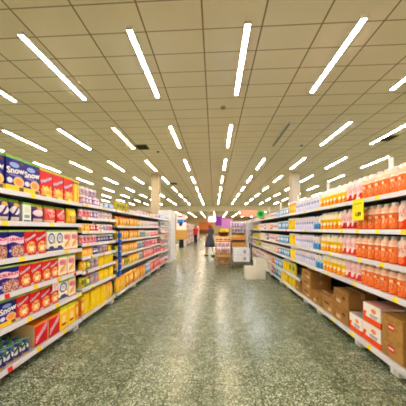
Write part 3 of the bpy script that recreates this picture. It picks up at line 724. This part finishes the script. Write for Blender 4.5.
# order by x for these
# purple promotional sign
sg = empty('promotion_sign',(.45,13.5,0))
MB().tube((0,0,0),(0,0,1.6),.03).build('pole', CHROME, sg)
MB().lathe([(.25,0),(.25,.03),(.05,.05)],16).build('base', RUBBER, sg)
MB().box(-.36,.02,-.03,-.01,1.6,2.2).build('purple_board', pack('purple_board',(150,60,190),[('speck',0,1,0,1,5,.55,(110,30,150)),('speck',0,1,0,1,8,.6,(206,150,230))]), sg)
MB().box(.02,.7,-.02,0,1.45,2.05).build('lilac_board', pack('lilac_board',(214,150,226),[('speck',0,1,0,1,4,.56,(190,90,210)),('speck',0,1,0,1,7,.6,(250,240,250))]), sg)
tag(sg,'purple and lilac promotion sign on a pole in the cross aisle','sign')
# left stand with picture board
st = empty('tasting_stand',(-2.45,15.8,0))
MB().box(-.42,.42,0,.5,.62,1.3,.01).build('counter', mat('stand_wood',(206,164,96),.5), st)
MB().box(-.46,.46,-.03,.53,1.3,1.34).build('counter_top', mat('stand_top',(236,196,120),.4), st)
MB().box(-.16,.16,.15,.4,0,.62).build('pedestal', mat('stand_dark',(36,32,34),.6), st)
hb_ = MB().box(-.03, 0, -.38, .38, 0, 1.16).build('header_board', pack('stand_board',(236,234,240),[('rect',.2,.6,.84,.93,(190,60,50)),('rect',.1,.7,.42,.66,(70,150,226)),('rect',.75,1,.5,.64,(40,90,210)),('rect',.3,.6,.25,.5,(40,60,130))]), st)
hb_.location = (-.04, .45, 1.34); hb_.rotation_euler.z = -PI/2
tag(st,'wooden topped promotion stand with blue and white board','display stand')
# second run of shelving far left and far right
def far_run(x, ya, n, side, label):
    for i in range(n):
        a = ya+i*3.2; r = empty('far_shelving_bay',(x,a+1.6,0),0 if side<0 else PI)
        MB().box(-.5,-.48,-1.58,1.58,0,1.9).build('back_panel', GREYB, r)
        MB().box(-.5,0,-1.58,-1.54,0,1.9).build('side_panel', WHITE, r)
        for z in (.15,.6,1.05,1.5): 
            s = MB().box(-.48,0,-1.54,1.58,z-.03,z).build('shelf', WHITE, r)
        tag(r,f'{label}, {orn(i)} from the cross aisle','shelf','distant shelving past the cross aisle')
        ms = [M_pnk,M_rpk,M_wht,M_pst,M_red,M_lil,M_org]
        for k,z in enumerate((.15,.6,1.05,1.5)):
            for j in range(4):
                m = ms[(i*3+k*2+j)%7]; p = prod('crate',m,.62,.34)
                put(p,x-side*(-.02) if side>0 else x-.02,a+.48+j*.72,z+.001,0 if side<0 else PI,f'distant {CN[m.name]} carton',f'{["bottom","third","second","top"][k]} shelf past cross aisle, {"left" if side<0 else "right"}','box','distant cartons past the cross aisle')
far_run(-2.25,17.3,5,-1,'distant shelving bay on the left')
far_run(2.6,14.5,3,1,'distant shelving bay on the right')
# far wall features
wp = empty('wall_counter',(-2.4,60.9,0))
MB().box(-1.9,1.9,0,1,0,1.2).build('counter', mat('counter_brown',(120,66,30),.6), wp)
MB().box(-1.9,1.9,.9,1,1.2,3.4).build('panel', pack('wood_panel',(196,112,48),[('speck',0,1,0,1,3,.52,(220,150,80))]), wp)
tag(wp,'brown wooden counter against the far wall','counter')
lb = MB().box(-1.4,.6,0,.15,3.3,4.4).build('light_sign', mat('sign_light',(250,250,255),.4,emit=3), None, False, (0,55,0)); tag(lb,'white glowing sign board at the far end of the aisle','sign')
hb = MB().box(-1,1,0,.05,0,.6).build('hanging_banner', pack('banner_coral',(236,170,140),[('speck',0,1,0,1,4,.55,(214,90,80))]), None, False, (3.4,20,2.55)); tag(hb,'coral banner hung beyond the far right shelves','banner')
for s in (-.9,.9): pass
w_ = MB(); [w_.tube((3.4+s,20.025,3.15),(3.4+s,20.025,HC),.008,n=5) for s in (-.9,.9)]
ww = w_.build('hanger_wire', CHROME); ww.parent = hb; ww.matrix_parent_inverse = Matrix.Translation((-3.4,-20,-2.55))

# ------------------------------------------------------------------ people
SKIN = mat('skin', (206,156,126), .55)
def person(loc, rz, scale, label, top, bottom, hairc, dress, carry=False):
    r = empty('person', loc, rz); r.scale = (scale,)*3
    V=[];E=[];R=[]
    def add(p, rad, par=None):
        V.append(p); R.append(rad); i=len(V)-1
        if par is not None: E.append((par,i))
        return i
    pel=add((0,0,.94),.125); sp=add((0,0,1.1),.11,pel); ch=add((.01,0,1.27),.125,sp); nb=add((.0,0,1.40),.055,ch); nk=add((.015,0,1.46),.048,nb)
    hd=add((.03,0,1.53),.078,nk); tp=add((.025,0,1.60),.07,hd)
    for s in (1,-1):
        f = s
        hp=add((0,s*.09,.88),.09,pel); kn=add((.03+.1*f,s*.085,.49),.058,hp); an=add((-.03+.17*f if s>0 else -.22,s*.08,.1+(.0 if s>0 else .03)),.036,kn)
        hl=add((V[an][0]+.05,s*.085,.045+(0 if s>0 else .0)),.036,an); add((V[an][0]+.15,s*.095,.03),.026,hl)
        sh=add((0,s*.16,1.36),.052,nb); el=add((-.02-.04*s,s*.215,1.11),.04,sh)
        wr=add((.14 if not carry else .2,s*.2,.93),.027,el); ha=add((.19 if not carry else .25,s*.195,.885),.03,wr)
        bx,by,bz=V[ha]
        for k in range(4):
            a=add((bx+.035-.006*abs(k-1),by+s*(-.024+.016*k),bz-.03),.0085,ha); b=add((bx+.05-.006*abs(k-1),by+s*(-.026+.017*k),bz-.058),.008,a); add((bx+.045,by+s*(-.028+.018*k),bz-.08+.006*abs(k-1)),.007,b)
        t=add((bx-.0,by-s*.04,bz-.008),.010,ha); add((bx+.02,by-s*.052,bz-.035),.009,t)
    me=bpy.data.meshes.new('body'); me.from_pydata(V,E,[]); o=bpy.data.objects.new('body',me); C.objects.link(o)
    m=o.modifiers.new('s','SKIN'); m.use_smooth_shade=True
    for v,rad in zip(me.skin_vertices[0].data,R): v.radius=(rad,rad)
    me.skin_vertices[0].data[0].use_root=True
    q=o.modifiers.new('sub','SUBSURF'); q.levels=1; q.render_levels=1
    dg=bpy.context.evaluated_depsgraph_get(); nm=bpy.data.meshes.new_from_object(o.evaluated_get(dg)); o.modifiers.clear(); o.data=nm
    nm.materials.append(SKIN); o.parent=r
    for p in nm.polygons: p.use_smooth=True
    # face
    for s in (1,-1):
        e_=MB(); e_.lathe([(.003,-.008),(.011,-.004),(.011,.004),(.003,.008)],8); e_.build('eye',BLACKINK,r,True,(.105,s*.03,1.545))
        MB().lathe([(.006,-.025),(.016,-.01),(.016,.012),(.006,.025)],8,sx=.7,sy=.5).build('ear',SKIN,r,True,(.03,s*.083,1.535))
    MB().tube((.105,0,1.545),(.122,0,1.512),.007,.013,8).build('nose',SKIN,r,True)
    MB().box(.096,.105,-.022,.022,1.478,1.488,.003).build('mouth',mat('lips',(170,80,76),.5),r)
    # hair
    h=MB(); h.lathe([(.03,1.42),(.085,1.44),(.1,1.5),(.101,1.57),(.088,1.63),(.05,1.662),(.01,1.67)],14,sx=.9,ox=-.005); ho=h.build('hair',hairc,r,True)
    bmx=bmesh.new(); bmx.from_mesh(ho.data)
    bmesh.ops.delete(bmx,geom=[f for f in bmx.faces if f.calc_center_median().x>.045 and f.calc_center_median().z<1.60],context='FACES'); bmx.to_mesh(ho.data); bmx.free()
    if dress:
        d=MB(); d.lathe([(.27,.50),(.235,.7),(.2,.88),(.165,1.02),(.15,1.1),(.165,1.22),(.175,1.3),(.19,1.37),(.13,1.415),(.075,1.43)],18,sx=.82,sy=1.08); d.build('dress',top,r,True)
    else:
        d=MB(); d.lathe([(.185,.86),(.18,.98),(.155,1.1),(.165,1.22),(.185,1.34),(.15,1.41),(.07,1.44)],18,sx=.85,sy=1.15); d.build('shirt',top,r,True)
        for s in (1,-1):
            kn=(.03+.1*s,s*.085,.49); an=(-.03+.17*s if s>0 else -.22,s*.08,.12)
            t=MB(); t.tube((0,s*.085,.93),kn,.105,.078,12); t.tube(kn,an,.078,.062,12); t.build('trouser_leg',bottom,r,True)
    for s in (1,-1):
        t=MB(); t.tube((0,s*.155,1.37),(-.015-.03*s,s*.21,1.17),.068,.058,10); t.build('sleeve',top,r,True)
        ax=(-.03+.17) if s>0 else -.22
        b=MB(); b.box(ax-.06,ax+.2,s*.085-.045,s*.085+.045,0,.075,.02); b.build('shoe',RUBBER,r,True)
    tag(r,label,'person')
    return r
person((-.2,10.95,0),PI*.72,1.0,'person in a grey dress with reddish hair walking in the aisle',mat('dress_grey',(84,86,96),.8),None,mat('hair_auburn',(176,84,46),.6),True)
person((-1.72,20,0),-PI*.5,1.04,'person in a red top and dark trousers at far left',mat('shirt_red',(190,60,60),.8),mat('trousers_navy',(36,44,80),.8),mat('hair_brown',(80,50,36),.6),False)

finish_labels()
for o in (rt2,): bpy.data.objects.remove(o)
for p in [sn1]: pass
# prototypes never placed are removed
for o in list(C.objects):
    if o.parent is None and o.type == 'MESH' and 'label' not in o and o.get('kind') != 'structure':
        for c in list(o.children): bpy.data.objects.remove(c)
        bpy.data.objects.remove(o)

# settle both shelving runs along the aisle
for o in list(C.objects):
    if o.parent is None and o.get('kind') != 'structure' and o.location.z < 4 and o.location.y < 11:
        if o.location.x < -1.2: o.location.y -= .096
        elif o.location.x > 1.5: o.location.y += .086

# ------------------------------------------------------------------ camera and view
cam = bpy.data.cameras.new('camera'); co = bpy.data.objects.new('camera', cam); C.objects.link(co)
co.location = (0, 0, 1.4); co.rotation_euler = (PI/2, 0, math.atan(11/215))
cam.sensor_width = 36; cam.lens = 36*215/406
cam.shift_y = (229-203)/406
cam.clip_start = .05; cam.clip_end = 200
sc = bpy.context.scene; sc.camera = co
w = bpy.data.worlds.new('world'); sc.world = w; w.use_nodes = True
w.node_tree.nodes['Background'].inputs[0].default_value = (.9,.85,.7,1); w.node_tree.nodes['Background'].inputs[1].default_value = .3
sc.view_settings.view_transform = 'Standard'; 
try: sc.view_settings.look = 'Medium High Contrast'
except Exception as ex: print('LOOK', ex)
sc.view_settings.exposure = 0.64
sc.cycles.filter_width = 1.8
sc.cycles.max_bounces = 6; sc.cycles.diffuse_bounces = 4
